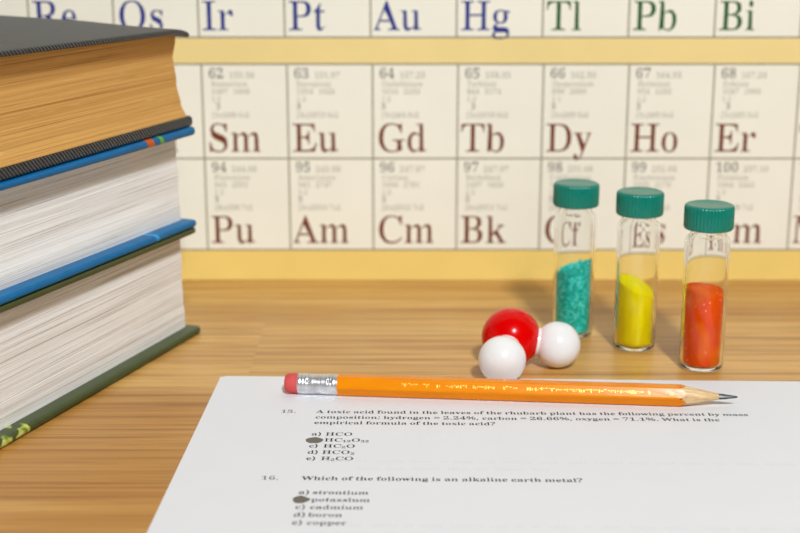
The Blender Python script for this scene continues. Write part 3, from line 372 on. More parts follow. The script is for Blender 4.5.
class Print:
    """letters and marks of one printed piece, in its local x-y plane"""
    def __init__(self):
        self.v, self.f = [], []

    def text(self, s, x, y, em, sub=None, sx=1.0, track=0.0):
        for k, c in enumerate(s):
            e, dy = (em * 0.62, -em * 0.13) if sub and k in sub else (em, 0)
            if c != ' ':
                vs, fs = glyph_mesh(c)
                b = len(self.v)
                self.v += [(x + px * e * sx, y + dy + py * e) for px, py in vs]
                self.f += [tuple(i + b for i in f) for f in fs]
                x += GLY[c][0] / EM * e * sx + track
            else:
                x += 0.25 * e * sx + track
        return x

    def bold(self, s, x, y, em, sub=None, w=0.024):
        self.text(s, x - em * w / 2, y - em * 0.008, em, sub)
        return self.text(s, x + em * w / 2, y + em * 0.008, em, sub)

    def rect(self, x0, y0, x1, y1):
        b = len(self.v)
        self.v += [(x0, y0), (x1, y0), (x1, y1), (x0, y1)]
        self.f.append((b, b + 1, b + 2, b + 3))

    def poly(self, pts):
        b = len(self.v)
        self.v += list(pts)
        self.f.append(tuple(range(b, b + len(pts))))

    def build(self, name, mat, parent, place):
        me = bpy.data.meshes.new(name)
        me.from_pydata([place(x, y) for x, y in self.v], [], self.f)
        me.materials.append(mat)
        o = bpy.data.objects.new(name, me)
        COL.objects.link(o)
        o.parent = parent
        return o


# ------------------------------------------------------------------ setting: floor, wall, table
M_WALL = plain('painted_wall', srgb(226, 216, 192), 0.8, 0.02, 20)
M_FLOOR = plain('floor_boards', srgb(120, 92, 66), 0.6, 0.15, 6)
WALL_Y = 0.6475
o = link('wall_back', box(bmesh.new(), -1.6, 1.6, WALL_Y, WALL_Y + 0.12, -0.74, 1.9), M_WALL)
o['kind'] = 'structure'
o = link('floor', box(bmesh.new(), -1.6, 1.6, -1.6, WALL_Y + 0.12, -0.79, -0.74), M_FLOOR)
o['kind'] = 'structure'

tbl = thing('table', 'oak stave table against the wall carrying the books, paper and vials', 'table', (0, 0, -0.74))
M_OAK = m_wood()
top = link('table_top', box(bmesh.new(), -0.8, 0.8, -0.13, WALL_Y - 0.0002, -0.03, 0.0, 0.0004, 2), M_OAK)
top.parent = tbl
top.location = (0, 0, 0.74)
for sx in (-0.74, 0.74):
    for sy in (-0.07, 0.58):
        l = link('leg', box(bmesh.new(), sx - 0.03, sx + 0.03, sy - 0.03, sy + 0.03, 0.0, 0.71, 0.002, 2), M_OAK, tbl)

# ------------------------------------------------------------------ periodic table chart
CY = 0.6465                     # printed face
CW, X0 = 0.0402, -0.0933        # cell width, a column line
R0, R1, R2 = 0.01530, 0.06010, 0.10495   # lower rows: bottom, middle, top line
U0 = 0.1174                     # bottom line of the row above the band
UT = U0 + 0.0449
chart = thing('periodic_table_chart', 'cream periodic table wall chart with yellow bands behind the table', 'poster', (0, CY, 0.0))
M_PAPER_C = plain('chart_paper', srgb(252, 250, 232), 0.45, 0.015, 40)
M_BAND = plain('chart_yellow_band', srgb(250, 226, 152), 0.45, 0.03, 30)
M_BAND2 = plain('chart_yellow_border', srgb(250, 219, 124), 0.45, 0.03, 30)
M_GRID = plain('chart_grid_ink', srgb(158, 150, 124), 0.6, 0.04)
M_BROWN = plain('brown_ink', srgb(122, 54, 6), 0.5, 0.05)
M_BLUE = plain('blue_ink', srgb(26, 46, 138), 0.5, 0.05)
M_GREEN = plain('green_ink', srgb(8, 92, 16), 0.5, 0.05)
M_GREY = plain('grey_ink', srgb(178, 172, 156), 0.6, 0.05)
M_BLACK = plain('black_ink', srgb(84, 80, 74), 0.6, 0.05)
cx0, cx1 = X0 - 4 * CW, X0 + 9 * CW
link('sheet', box(bmesh.new(), cx0 - 0.014, cx1 + 0.014, 0.0, 0.0006, 0.0001, UT + 0.03), M_PAPER_C, chart)


def on_chart(d):
    return lambda x, y: (x, -d, y)


p = Print(); p.rect(cx0 - 0.0139, R2, cx1 + 0.0139, U0)
p.build('yellow_band', M_BAND, chart, on_chart(0.00003))['label'] = 'yellow band between the rows of cells'
p = Print(); p.rect(cx0 - 0.0139, 0.0001, cx1 + 0.0139, R0)
p.build('yellow_border', M_BAND2, chart, on_chart(0.00003))['label'] = 'yellow lower border'
def upx(k):
    # the upper row's columns sit a touch closer together
    return X0 - 0.0006 + (k - 4) * (0.0395 if k < 4 else 0.0401)


p = Print()
g = 0.00042
for k in range(-4, 10):
    x = X0 + k * CW
    p.rect(x - g, R0 + g, x + g, R1 - g)
    p.rect(x - g, R1 + g, x + g, R2 - g)
    xu = upx(k + 4)
    p.rect(xu - g, U0 + g, xu + g, UT - g)
for z in (R0, R1, R2, U0, UT):
    p.rect(cx0 - g, z - g, cx1 + g, z + g)
p.build('grid_lines', M_GRID, chart, on_chart(0.00006))

ROWS = {
    'upper': [(73, 'Ta', '180.95', 'Tantalum', 'b'), (74, 'W', '183.84', 'Tungsten', 'b'), (75, 'Re', '186.21', 'Rhenium', 'b'),
              (76, 'Os', '190.23', 'Osmium', 'b'), (77, 'Ir', '192.22', 'Iridium', 'b'), (78, 'Pt', '195.08', 'Platinum', 'b'), (79, 'Au', '196.97', 'Gold', 'b'),
              (80, 'Hg', '200.59', 'Mercury', 'b'), (81, 'Tl', '204.38', 'Thallium', 'g'), (82, 'Pb', '207.2', 'Lead', 'g'), (83, 'Bi', '208.98', 'Bismuth', 'g'),
              (84, 'Po', '209', 'Polonium', 'g'), (85, 'At', '210', 'Astatine', 'g')],
    'middle': [(58, 'Ce', '140.12', 'Cerium', 'r'), (59, 'Pr', '140.91', 'Praseodymium', 'r'), (60, 'Nd', '144.24', 'Neodymium', 'r'), (61, 'Pm', '145', 'Promethium', 'r'),
               (62, 'Sm', '150.36', 'Samarium', 'r'), (63, 'Eu', '151.97', 'Europium', 'r'), (64, 'Gd', '157.25', 'Gadolinium', 'r'), (65, 'Tb', '158.93', 'Terbium', 'r'),
               (66, 'Dy', '162.50', 'Dysprosium', 'r'), (67, 'Ho', '164.93', 'Holmium', 'r'), (68, 'Er', '167.26', 'Erbium', 'r'), (69, 'Tm', '168.93', 'Thulium', 'r'),
               (70, 'Yb', '173.04', 'Ytterbium', 'r')],
    'lower': [(90, 'Th', '232.04', 'Thorium', 'r'), (91, 'Pa', '231.04', 'Protactinium', 'r'), (92, 'U', '238.03', 'Uranium', 'r'), (93, 'Np', '237.05', 'Neptunium', 'r'),
              (94, 'Pu', '244.06', 'Plutonium', 'r'), (95, 'Am', '243.06', 'Americium', 'r'), (96, 'Cm', '247.07', 'Curium', 'r'), (97, 'Bk', '247.07', 'Berkelium', 'r'),
              (98, 'Cf', '251.08', 'Californium', 'r'), (99, 'Es', '252.08', 'Einsteinium', 'r'), (100, 'Fm', '257.10', 'Fermium', 'r'), (101, 'Md', '258.10', 'Mendelevium', 'r'),
              (102, 'No', '259.10', 'Nobelium', 'r')]}
INK = {'b': (M_BLUE, 'blue'), 'g': (M_GREEN, 'green'), 'r': (M_BROWN, 'brown')}
rr = random.Random(3)
SYM = 0.0178
for row, zb in (('upper', U0), ('middle', R1), ('lower', R0)):
    for k, (num, sy, mass, nm, ink) in enumerate(ROWS[row]):
        x = X0 + (k - 4) * CW
        if row == 'upper':
            x = upx(k)
        p = Print()
        p.text(sy, x + 0.0014, zb + 0.0033, SYM, sx=0.96, track=-0.0003)
        po = p.build('element_symbol', INK[ink][0], chart, on_chart(0.00006))
        po['label'] = '%s letters %s' % (INK[ink][1], sy)
        q = Print()
        tz = zb + 0.0449
        q.text(str(num), x + 0.0030, tz - 0.0066, 0.0060)
        d = x + (0.0066 if row == 'middle' and num % 3 == 2 else 0.0044)
        q.text('3', d - 0.0004, tz - 0.0213, 0.0036)
        q.build('cell_number', M_BLACK, chart, on_chart(0.00006))
        q = Print()
        xr = q.text(str(num), x + 0.0030, 9, 0.0060)
        q = Print()
        q.text(mass, xr + 0.0022, tz - 0.0066, 0.0036)
        q.text(nm, x + 0.0042, tz - 0.0105, 0.0034)
        q.text('%d   %d' % (rr.randint(800, 1700), rr.randint(1200, 3300)), x + 0.0042, tz - 0.0141, 0.0032)
        q.text('1.%d' % rr.randint(1, 3), x + 0.0042, tz - 0.0177, 0.0029)
        q.text('[Xe]4f%d 6s2' % rr.randint(3, 14) if row != 'lower' else '[Rn]5f%d 7s2' % rr.randint(3, 14), x + 0.0042, tz - 0.0252, 0.0032)
        q.build('small_print', M_GREY, chart, on_chart(0.00006))

# ------------------------------------------------------------------ books
BOOK_RZ = math.atan2(-0.0486, 0.1318)
BOOK_C = (-0.0843, 0.5598)


def zline(near, far):
    return lambda y: far + (far - near) / 0.132 * y     # y runs from 0 (far corner) to negative


LV = [zline(0.0, 0.0), zline(0.0033, 0.0033), zline(0.0454, 0.0436), zline(0.0483, 0.0466), zline(0.0513, 0.0497),
      zline(0.0861, 0.0852), zline(0.0889, 0.0889), zline(0.0934, 0.0933), zline(0.1287, 0.1264), zline(0.1309, 0.1289)]


def cover(W, L, zlo, zhi, y0=0.0, x0=0.0, droop=0.0, rise=0.0, mid=0.0015, corner=0.0025):
    """a board with rounded edges and corners; local x 0 is the fore-edge, y 0 the far head"""
    b = bmesh.new()
    bmesh.ops.create_cube(b, size=1)
    for v in b.verts:
        v.co = Vector((x0 - W / 2 + v.co.x * W, y0 - L / 2 + v.co.y * L, (v.co.z + 0.5) * 0.003))
    vert = [e for e in b.edges if abs(e.verts[0].co.z - e.verts[1].co.z) > 1e-4]
    bmesh.ops.bevel(b, geom=vert, offset=corner, segments=4, profile=0.5, affect='EDGES')
    b.edges.ensure_lookup_table()
    rim = [e for e in b.edges if abs(e.verts[0].co.z - e.verts[1].co.z) < 1e-6 and len(e.link_faces) == 2 and abs(e.link_faces[0].normal.dot(e.link_faces[1].normal)) < 0.3]
    bmesh.ops.bevel(b, geom=rim, offset=0.0013, segments=4, profile=0.5, affect='EDGES')
    for k in range(1, 30):
        yy = y0 - L * (k / 30.0) ** 1.6
        g = list(b.verts) + list(b.edges) + list(b.faces)
        bmesh.ops.bisect_plane(b, geom=g, plane_co=(0, yy, 0), plane_no=(0, 1, 0), dist=1e-6)
    for k in range(1, 8):
        g = list(b.verts) + list(b.edges) + list(b.faces)
        bmesh.ops.bisect_plane(b, geom=g, plane_co=(x0 - W * (k / 8.0) ** 1.8, 0, 0), plane_no=(1, 0, 0), dist=1e-6)
    for v in b.verts:
        t = v.co.z / 0.003
        y = min(v.co.y, y0)
        z = zlo(y) + 0.0002 + (zhi(y) - zlo(y) - 0.0002) * t + rise * max(0.0, -v.co.x)
        if droop:
            s = max(0.0, 1 - (y0 - v.co.y) / 0.013) ** 2 * max(0.0, 1 - (x0 - v.co.x) / 0.05)
            z -= droop * s
        v.co.z = z
    return b


def page_block(W, L, zlo, zhi, prof, y_in, seed, rise=0.0, layers=72, amp=0.00006):
    """prof(t) is how far the pages stand back from the cover's fore-edge"""
    r = random.Random(seed)
    jit = []
    j = 0
    for i in range(layers + 1):
        j = 0.55 * j + r.uniform(-1, 1)
        jit.append(j * amp)
    b = bmesh.new()
    rings = []
    ny = 26
    for s in range(ny + 1):
        y = -y_in - (L - 2 * y_in) * s / ny
        ring = []
        for i in range(layers + 1):
            t = i / layers
            w = noise.noise(Vector((seed, y * 9, t * 5))) * 0.0004
            ring.append((-(prof(t) + jit[i] + w), y, zlo(y) + (zhi(y) - zlo(y)) * t))
        ring.append((-W + 0.006, y, zhi(y) + rise * (W - 0.006)))
        ring.append((-W + 0.006, y, zlo(y)))
        rings.append(ring)
    loft(b, rings)
    return b


def spine(W, L, zlo, zhi, bulge):
    b = bmesh.new()
    rings = []
    for s in range(7):
        y = -L * s / 6
        ring = []
        za, zb = zlo(y), zhi(y)
        for i in range(13):
            a = PI * i / 12
            ring.append((-W - bulge * math.sin(a) + 0.0005, y, za + (zb - za) * (1 - math.cos(a)) / 2))
        for i in range(12, -1, -1):
            a = PI * i / 12
            ring.append((-W - bulge * math.sin(a) + 0.0035, y, za + 0.0015 + (zb - za - 0.003) * (1 - math.cos(a)) / 2))
        rings.append(ring)
    loft(b, rings)
    return b


def pw(pts):
    def f(t):
        for (a, va), (b, vb) in zip(pts, pts[1:]):
            if t <= b:
                u = (t - a) / (b - a)
                u = u * u * (3 - 2 * u) * 0.5 + u * 0.5
                return va + (vb - va) * u
        return pts[-1][1]
    return f


def m_cover(name, col, rough, marks=(), spec=0.5, weave=0.0, leaf=False):
    """marks: (y from, y to, colour) bands across a board's edge"""
    M = Mat(name)
    f = M.noise(M.coord(), 120, 3)
    c = M.ramp(f, [(0.3, tuple(x * 0.9 for x in col[:3]) + (1,)), (0.7, tuple(min(1, x * 1.08) for x in col[:3]) + (1,))])
    sep = M.n('ShaderNodeSeparateXYZ')
    M.l(M.coord(), sep.inputs[0])
    for y0, y1, mc in marks:
        # slightly slanted band
        y = M.math('ADD', sep.outputs['Y'], M.math('MULTIPLY', sep.outputs['Z'], 0.4))
        k = M.math('MULTIPLY', M.math('GREATER_THAN', y, y0), M.math('LESS_THAN', y, y1))
        c = M.mix(c, mc, k)
    if leaf:
        n1 = M.noise(M.coord((1, 1, 1.3), (3.2, 1.4, 0)), 130, 2, 0.5, 1.0)
        m1 = M.ramp(n1, [(0.42, 0.0), (0.50, 1.0)])
        k = M.math('LESS_THAN', M.math('ADD', sep.outputs['Y'], M.math('MULTIPLY', n1, 0.006)), leaf)
        lc = M.ramp(M.noise(M.coord(), 420, 2), [(0.35, srgb(120, 140, 40)), (0.55, srgb(196, 206, 92)), (0.72, srgb(226, 214, 150))])
        c = M.mix(c, lc, M.math('MULTIPLY', m1, k))
    M.set(Base_Color=c, Roughness=rough)
    M.b.inputs['Specular IOR Level'].default_value = spec
    if weave:
        w1 = M.n('ShaderNodeTexWave', wave_type='BANDS', bands_direction='DIAGONAL')
        w1.inputs['Scale'].default_value = 330
        w1.inputs['Distortion'].default_value = 1.2
        w1.inputs['Detail'].default_value = 1
        M.l(M.coord((1, 1, 1)), w1.inputs['Vector'])
        w2 = M.noise(M.coord(), 1500, 2)
        h = M.math('ADD', w1.outputs['Fac'], M.math('MULTIPLY', w2, 0.9))
        M.bump(h, weave, 0.0006)
        M.set(Base_Color=M.mix(c, srgb(74, 73, 72), M.ramp(M.math('MULTIPLY', h, 0.55), [(0.45, 0.0), (0.8, 0.14)])))
        M.b.inputs['Sheen Weight'].default_value = 0.14
        M.b.inputs['Sheen Roughness'].default_value = 0.4
    return M.m


def book(name, label, lv, W, L, mats, prof, y_in, seed, group='hardback books stacked at the left', droop=0.0, low_x=0.0, up_x=0.0, bulge=0.006, rise=0.0):
    t = thing(name, label, 'book', (BOOK_C[0], BOOK_C[1], 0), BOOK_RZ, group)
    z0, z1, z2, z3 = lv
    mc, mp, mu = mats
    a = link('lower_cover', cover(W + low_x, L, z0, z1, 0.0, low_x), mc, t); auto_smooth(a, 40)
    c = link('upper_cover', cover(W + up_x, L, z2, z3, 0.0, up_x, droop, rise), mu, t); auto_smooth(c, 40)
    b = link('page_block', page_block(W, L, z1, z2, prof, y_in, seed, rise), mp, t)
    s = link('spine', spine(W, L, lambda y: z0(y) + 0.0003, lambda y: z3(y) + rise * W - 0.0001, bulge), mc, t); auto_smooth(s, 40)
    return t


WP = (srgb(249, 247, 241), srgb(240, 235, 227), srgb(150, 141, 130))
M_GRN = m_cover('olive_green_cover', srgb(66, 74, 30), 0.38, spec=0.4)
M_GRN_LEAF = m_cover('green_cover_with_leaf_print', srgb(62, 76, 36), 0.36, spec=0.4, leaf=-0.1215)
M_BLU = m_cover('glossy_blue_cover', srgb(0, 106, 160), 0.42, spec=0.2, marks=[(-0.0150, -0.0126, srgb(50, 160, 222))])
M_BLU_MARK = m_cover('glossy_blue_cover_with_stripes', srgb(0, 102, 158), 0.42, spec=0.2, marks=[(-0.0046, 0.0004, srgb(206, 88, 8)), (0.0050, 0.0076, srgb(104, 176, 30))])
M_BLK = m_cover('black_cloth_cover', srgb(20, 22, 24), 0.45, spec=0.4, weave=0.6)
book('textbook', 'thick olive green hardback with white pages, lowest of the stack', (LV[0], LV[1], LV[2], LV[3]), 0.19, 0.27,
     (M_GRN_LEAF, m_pages('white_page_edges_coarse', *WP, zs=1500, seed=1.0, amt=0.85), M_GRN), pw([(0, 0.0060), (0.5, 0.0068), (1, 0.0066)]), 0.004, 11,
     up_x=-0.0005)
book('textbook', 'blue glossy hardback with white pages between the green and black books', (LV[3], LV[4], LV[5], LV[6]), 0.19, 0.27,
     (M_BLU, m_pages('white_page_edges_fine', *WP, zs=1900, seed=7.0, amt=0.8), M_BLU_MARK), pw([(0, 0.0060), (0.5, 0.0068), (1, 0.0072)]), 0.004, 23,
     up_x=0.001)
book('textbook', 'black cloth hardback with tanned page edges on top of the stack', (LV[6], LV[7], LV[8], LV[9]), 0.17, 0.26,
     (M_BLK, m_pages('tanned_page_edges', srgb(218, 166, 92), srgb(196, 142, 72), srgb(136, 88, 36), zs=1900, seed=3.0, amt=0.6, gold=True), M_BLK),
     pw([(0, 0.0016), (0.14, 0.0038), (0.4, 0.0056), (0.72, 0.0066), (1, 0.0050)]), 0.004, 31, droop=0.0022, rise=0.03)

# ------------------------------------------------------------------ exam paper
PTH = math.radians(-1.65)
PAPER_C = (-0.0693, 0.5018)
paper = thing('exam_paper', 'white printed exam sheet with two questions lying under the pencil', 'paper', (PAPER_C[0], PAPER_C[1], 0.0), PTH)
M_SHEET = plain('white_copy_paper', srgb(232, 232, 233), 0.6, 0.006, 60, spec=0.3)
PT = 0.00036
link('sheet', box(bmesh.new(), 0, 0.226, -0.285, 0, 0.0001, PT - 0.0001), M_SHEET, paper)
link('sheet', box(bmesh.new(), 0.0016, 0.2265, -0.2846, 0.0006, PT - 0.0001, PT), M_SHEET, paper)
M_TEXT = plain('laser_print', srgb(30, 29, 28), 0.6, 0.05)
M_GHOST = plain('show_through_print', srgb(227, 227, 227), 0.6, 0.004)
M_LEADMARK = plain('pencil_graphite_mark', srgb(98, 92, 84), 0.45, 0.14, 1500)
TTH = math.radians(1.15) + PTH * -1
TO = (-0.04295, 0.4621)


def on_paper(d):
    a = -math.radians(1.15)
    ca, sa = math.cos(a), math.sin(a)
    cb, sb = math.cos(-PTH), math.sin(-PTH)
    def f(x, y):
        wx, wy = TO[0] + x * ca - y * sa - PAPER_C[0], TO[1] + x * sa + y * ca - PAPER_C[1]
        return (wx * cb - wy * sb, wx * sb + wy * cb, PT + d)
    return f


LP = 0.00543
line1 = 'A toxic acid found in the leaves of the rhubarb plant has the following percent by mass'
TEM = 0.1543 / text_width(line1, 1.0)
XQ = 0.0129
ask = Print()
ask.text('15.', 0, 0, TEM)
ask.bold(line1, XQ, 0, TEM)
ask.bold('composition: hydrogen = 2.24%, carbon = 26.66%, oxygen = 71.1%. What is the', XQ, -LP, TEM)
ask.bold('empirical formula of the toxic acid?', XQ, -2 * LP, TEM)
for i, (s, sub) in enumerate((('a) HCO', ()), ('b) HC12O32', (5, 6, 8, 9)), ('c) HC2O', (5,)), ('d) HCO2', (6,)), ('e) H2CO', (4,)))):
    ask.bold(s[:2], XQ, -(4 + i) * LP, TEM)
    ask.bold(s[3:], XQ + 0.0048, -(4 + i) * LP, TEM, [k - 3 for k in sub])
ask.text('16.', 0, -11 * LP, TEM)
ask.bold('Which of the following is an alkaline earth metal?', XQ, -11 * LP, TEM)
for i, s in enumerate(('a) strontium', 'b) potassium', 'c) cadmium', 'd) boron', 'e) copper')):
    ask.bold(s[:2], XQ, -(13 + i) * LP, TEM)
    ask.bold(s[3:], XQ + 0.0044, -(13 + i) * LP, TEM * 0.965)
ask.build('printed_text', M_TEXT, paper, on_paper(0.00003))['label'] = 'black printed question text'
gr = random.Random(5)
for yl, x0, x1 in ((8.3, 0.02, 0.17), (9.4, 0.03, 0.09), (17.2, 0.03, 0.17), (18.2, 0.02, 0.12)):
    gh = Print()
    x = x0
    while x < x1:
        w = gr.uniform(0.003, 0.011)
        for k in range(int(w / 0.0013)):
            gh.rect(x + k * 0.0013, -yl * LP, x + k * 0.0013 + gr.uniform(0.0006, 0.0010), -yl * LP + gr.uniform(0.0014, 0.0021))
        x += w + 0.0016
    gh.build('show_through_line', M_GHOST, paper, on_paper(0.00002))['label'] = 'faint lines showing through from the back'
for xm, ym, rx, ry, tail in ((0.0144, -5 * LP + 0.0010, 0.0030, 0.0027, 0.0), (0.0139, -14 * LP + 0.0013, 0.0022, 0.0028, 0.0010)):
    mk = Print()
    pts = []
    for i in range(40):
        a = 2 * PI * i / 40
        w = 1 + 0.03 * math.sin(5 * a + xm * 900) + 0.02 * math.sin(9 * a)
        ex = tail * max(0, math.cos(a)) ** 6
        pts.append((xm + (rx * w + ex) * math.cos(a), ym + ry * w * math.sin(a)))
    mk.poly(pts)
    mk.build('filled_answer_mark', M_LEADMARK, paper, on_paper(0.00006))['label'] = 'dark pencil scribble over option b'

# ------------------------------------------------------------------ pencil (local x from the eraser to the point)
PA, PB = Vector((-0.0429, 0.4833)), Vector((0.1221, 0.4679))
PL = (PB - PA).length
pencil = thing('pencil', 'yellow hexagonal pencil with pink eraser lying across the paper', 'pencil', (PA.x, PA.y, PT), math.atan2(PB.y - PA.y, PB.x - PA.x))
PZ = 0.00385
M = Mat('yellow_pencil_lacquer')
ny_ = M.noise(M.coord((60, 500, 500)), 1, 3)
M.set(Base_Color=M.ramp(ny_, [(0.3, srgb(236, 134, 0)), (0.7, srgb(243, 146, 0))]), Roughness=0.2)
M.b.inputs['Specular IOR Level'].default_value = 0.2
M.b.inputs['Coat Weight'].default_value = 0.0
M.b.inputs['Coat Roughness'].default_value = 0.12
M.bump(M.noise(M.coord((160, 420, 420)), 1, 2), 0.12, 0.0004)
M_YEL = M.m
x_e, x_f, x_b, x_w = 0.0051, 0.0200, PL - 0.0192, PL - 0.0068
RF = 0.0036


def hexring(x, apothem, n=8, rnd=0.93):
    """hexagon with slightly rounded corners, one flat down"""
    pts = []
    for k in range(6):
        a0 = PI / 3 * k + PI / 6
        c = apothem / math.cos(PI / 6)
        mid = [Vector((c * math.cos(a0), c * math.sin(a0))), Vector((c * math.cos(a0 + PI / 3), c * math.sin(a0 + PI / 3)))]
        for i in range(n):
            u = 0.06 + 0.88 * i / (n - 1)
            pts.append(mid[0].lerp(mid[1], u))
    return [(x, p.x, p.y) for p in pts]


def hexr(a, ap):
    k = a % (PI / 3) - PI / 6
    return min(ap / math.cos(k), ap * 1.125)


bm = bmesh.new()
NR = 96
slope = (RF - 0.00105) / (x_w - x_b)
rings = []
def ring_at(f):
    return [f(2 * PI * i / NR) for i in range(NR)]
for x in [x_f - 0.0002 + (x_b - x_f - 0.0022) * i / 10 for i in range(11)]:
    rings.append(ring_at(lambda a: (x, hexr(a, RF) * math.cos(a), hexr(a, RF) * math.sin(a))))
# scalloped edge where the sharpener's cone cuts the hexagon
def scal(a):
    r = hexr(a, RF)
    x = x_b + (RF * 1.03 - r) / slope + 0.00022 * math.sin(a * 17 + 1) + 0.00016 * math.sin(a * 29)
    return (x, r * math.cos(a), r * math.sin(a))
rings.append(ring_at(scal))
rings.append([(x - 0.0004, y * 0.93, z * 0.93) for x, y, z in rings[-1]])
loft(bm, rings)
o = link('barrel', bm, M_YEL, pencil); o.location.z = PZ; auto_smooth(o, 25)

M = Mat('bare_cedar')
wv = M.noise(M.coord((90, 900, 900)), 1, 3)
M.set(Base_Color=M.ramp(wv, [(0.35, srgb(206, 162, 108)), (0.65, srgb(240, 208, 156))]), Roughness=0.6)
M_CEDAR = M.m
bm = bmesh.new()
lathe(bm, [(0, x_b - 0.003), (RF * 0.9, x_b - 0.003), (RF * 1.0, x_b - 0.0002), (RF * 0.985, x_b + 0.0003), (0.00235, (x_b + x_w) / 2), (0.00112, x_w), (0, x_w + 0.0001)], 64,
      mod=lambda a, r, z: r * (1 + 0.012 * math.sin(3 * a + z * 700)), axis='X')
o = link('sharpened_wood', bm, M_CEDAR, pencil); o.location.z = PZ; auto_smooth(o, 50)
o['label'] = 'pale bare wood cone'

M = Mat('graphite')
M.set(Base_Color=M.ramp(M.noise(M.coord((300, 1200, 1200)), 1, 2), [(0.3, srgb(52, 54, 54)), (0.7, srgb(92, 94, 94))]), Roughness=0.36, Metallic=0.5)
bm = bmesh.new()
lathe(bm, [(0, x_w - 0.0008), (0.00100, x_w - 0.0008), (0.00112, x_w), (0.00098, x_w + 0.002), (0.00062, PL - 0.0022), (0.00034, PL - 0.0004), (0.00020, PL), (0, PL)], 32,
      mod=lambda a, r, z: r * (0.86 if abs(math.sin(a - 0.9)) > 0.86 else 1), axis='X')
o = link('graphite_tip', bm, M.m, pencil); o.location.z = PZ; auto_smooth(o, 40)
o['label'] = 'dark grey graphite point'

# worn gold lettering pressed into the upper front facet, unreadable
M = Mat('gold_foil_imprint')
M.set(Base_Color=M.ramp(M.noise(M.coord((700, 700, 700)), 1, 3), [(0.4, srgb(238, 170, 50)), (0.65, srgb(250, 200, 100))]), Roughness=0.42, Metallic=0.5)
bm = bmesh.new()
fr = random.Random(12)
nrm = Vector((0, -math.cos(PI / 6), math.sin(PI / 6)))
tan = Vector((0, math.sin(PI / 6), math.cos(PI / 6)))
x = x_f + 0.024
while x < x_b - 0.004:
    if fr.random() < 0.14:
        x += fr.uniform(0.001, 0.004)
        continue
    h0 = fr.uniform(-0.0008, -0.0004); h1 = fr.uniform(0.0001, 0.0007)
    w = fr.uniform(0.00012, 0.0005)
    if fr.random() < 0.4:
        h0 = h1 - 0.00028; w = fr.uniform(0.0004, 0.0010)
    q = [nrm * (RF + 0.00002) + tan * h + Vector((xx, 0, 0)) for xx, h in ((x, h0), (x + w, h0), (x + w, h1), (x, h1))]
    bm.faces.new([bm.verts.new(v) for v in q])
    x += w + fr.uniform(0.0001, 0.0005)
o = link('foil_imprint', bm, M.m, pencil); o.location.z = PZ
o['label'] = 'worn gold foil imprint'

M = Mat('aluminium_ferrule')
M.set(Base_Color=M.ramp(M.noise(M.coord((300, 300, 300)), 1, 2), [(0.3, srgb(205, 205, 208)), (0.7, srgb(236, 236, 238))]), Roughness=0.36, Metallic=0.9)
M_FER = M.m
prof = [(0.0034, x_e + 0.0003), (0.00372, x_e)]
xx = x_e
RC = 0.0038
def ridge(x):
    r = RC
    t = (x - x_e) / (x_f - x_e)
    for c in (0.05, 0.13, 0.21, 0.74, 0.82, 0.90):
        r += 0.00012 * math.exp(-((t - c) / 0.022) ** 2)
    for c in (0.42, 0.47, 0.52, 0.57):
        r -= 0.00022 * math.exp(-((t - c) / 0.014) ** 2)
    return r
for i in range(121):
    x = x_e + (x_f - x_e) * i / 120
    prof.append((ridge(x), x))
prof += [(RF * 1.02, x_f + 0.0001), (0.0033, x_f + 0.0001)]
def dents(a, r, x):
    t = (x - x_e) / (x_f - x_e)
    for ca, ct in ((PI * 0.80, 0.28), (PI * 0.80, 0.80), (PI * 1.5, 0.28), (PI * 0.1, 0.28)):
        d2 = ((a - ca) / 0.16) ** 2 + ((t - ct) / 0.04) ** 2
        r -= 0.00055 * math.exp(-d2)
    return r
bm = bmesh.new()
lathe(bm, prof, 96, mod=dents, axis='X')
o = link('ferrule', bm, M_FER, pencil, True); o.location.z = PZ
for p_ in o.data.polygons: p_.use_smooth = True
o['label'] = 'crimped silver metal ferrule'

M_ERA = plain('pink_eraser_rubber', srgb(214, 84, 80), 0.7, 0.08, 500, spec=0.3)
bm = bmesh.new()
lathe(bm, [(0, 0), (0.0020, 0.00003), (0.0029, 0.00028), (0.0034, 0.0009), (0.00362, 0.0018), (0.00366, 0.004), (0.0036, x_e + 0.002), (0, x_e + 0.002)], 64, axis='X',
      mod=lambda a, r, z: r * (1 + 0.015 * math.sin(2 * a)))
o = link('eraser', bm, M_ERA, pencil); o.location.z = PZ; auto_smooth(o, 50)
o['label'] = 'pink rubber eraser end'

# ------------------------------------------------------------------ molecule model
M_RED = plain('red_plastic', srgb(222, 0, 0), 0.2, 0.03, 60, spec=0.2)
M_WHT = plain('white_plastic', srgb(244, 242, 238), 0.2, 0.01, 60)
RO, RH = 0.0116, 0.0091
Hf, Hr, Ox = Vector((0.0389, 0.4960, RH)), Vector((0.0620, 0.5146, RH)), Vector((0.0438, 0.5160, RO + 0.0002))
mol = thing('molecule_model', 'red and white ball water molecule model in front of teal vial', 'molecule model', (Ox.x, Ox.y, 0))


def ball(name, c, r, mat, flat=None):
    b = bmesh.new()
    bmesh.ops.create_uvsphere(b, u_segments=64, v_segments=40, radius=r)
    if flat is not None:
        # the small ball is cut flat where it meets the red one
        n = flat.normalized()
        for v in b.verts:
            d = v.co.dot(n)
            if d > r * 0.90:
                v.co -= n * (d - r * 0.90)
    o = link(name, b, mat, mol, True)
    o.location = c - Vector((Ox.x, Ox.y, 0))
    return o


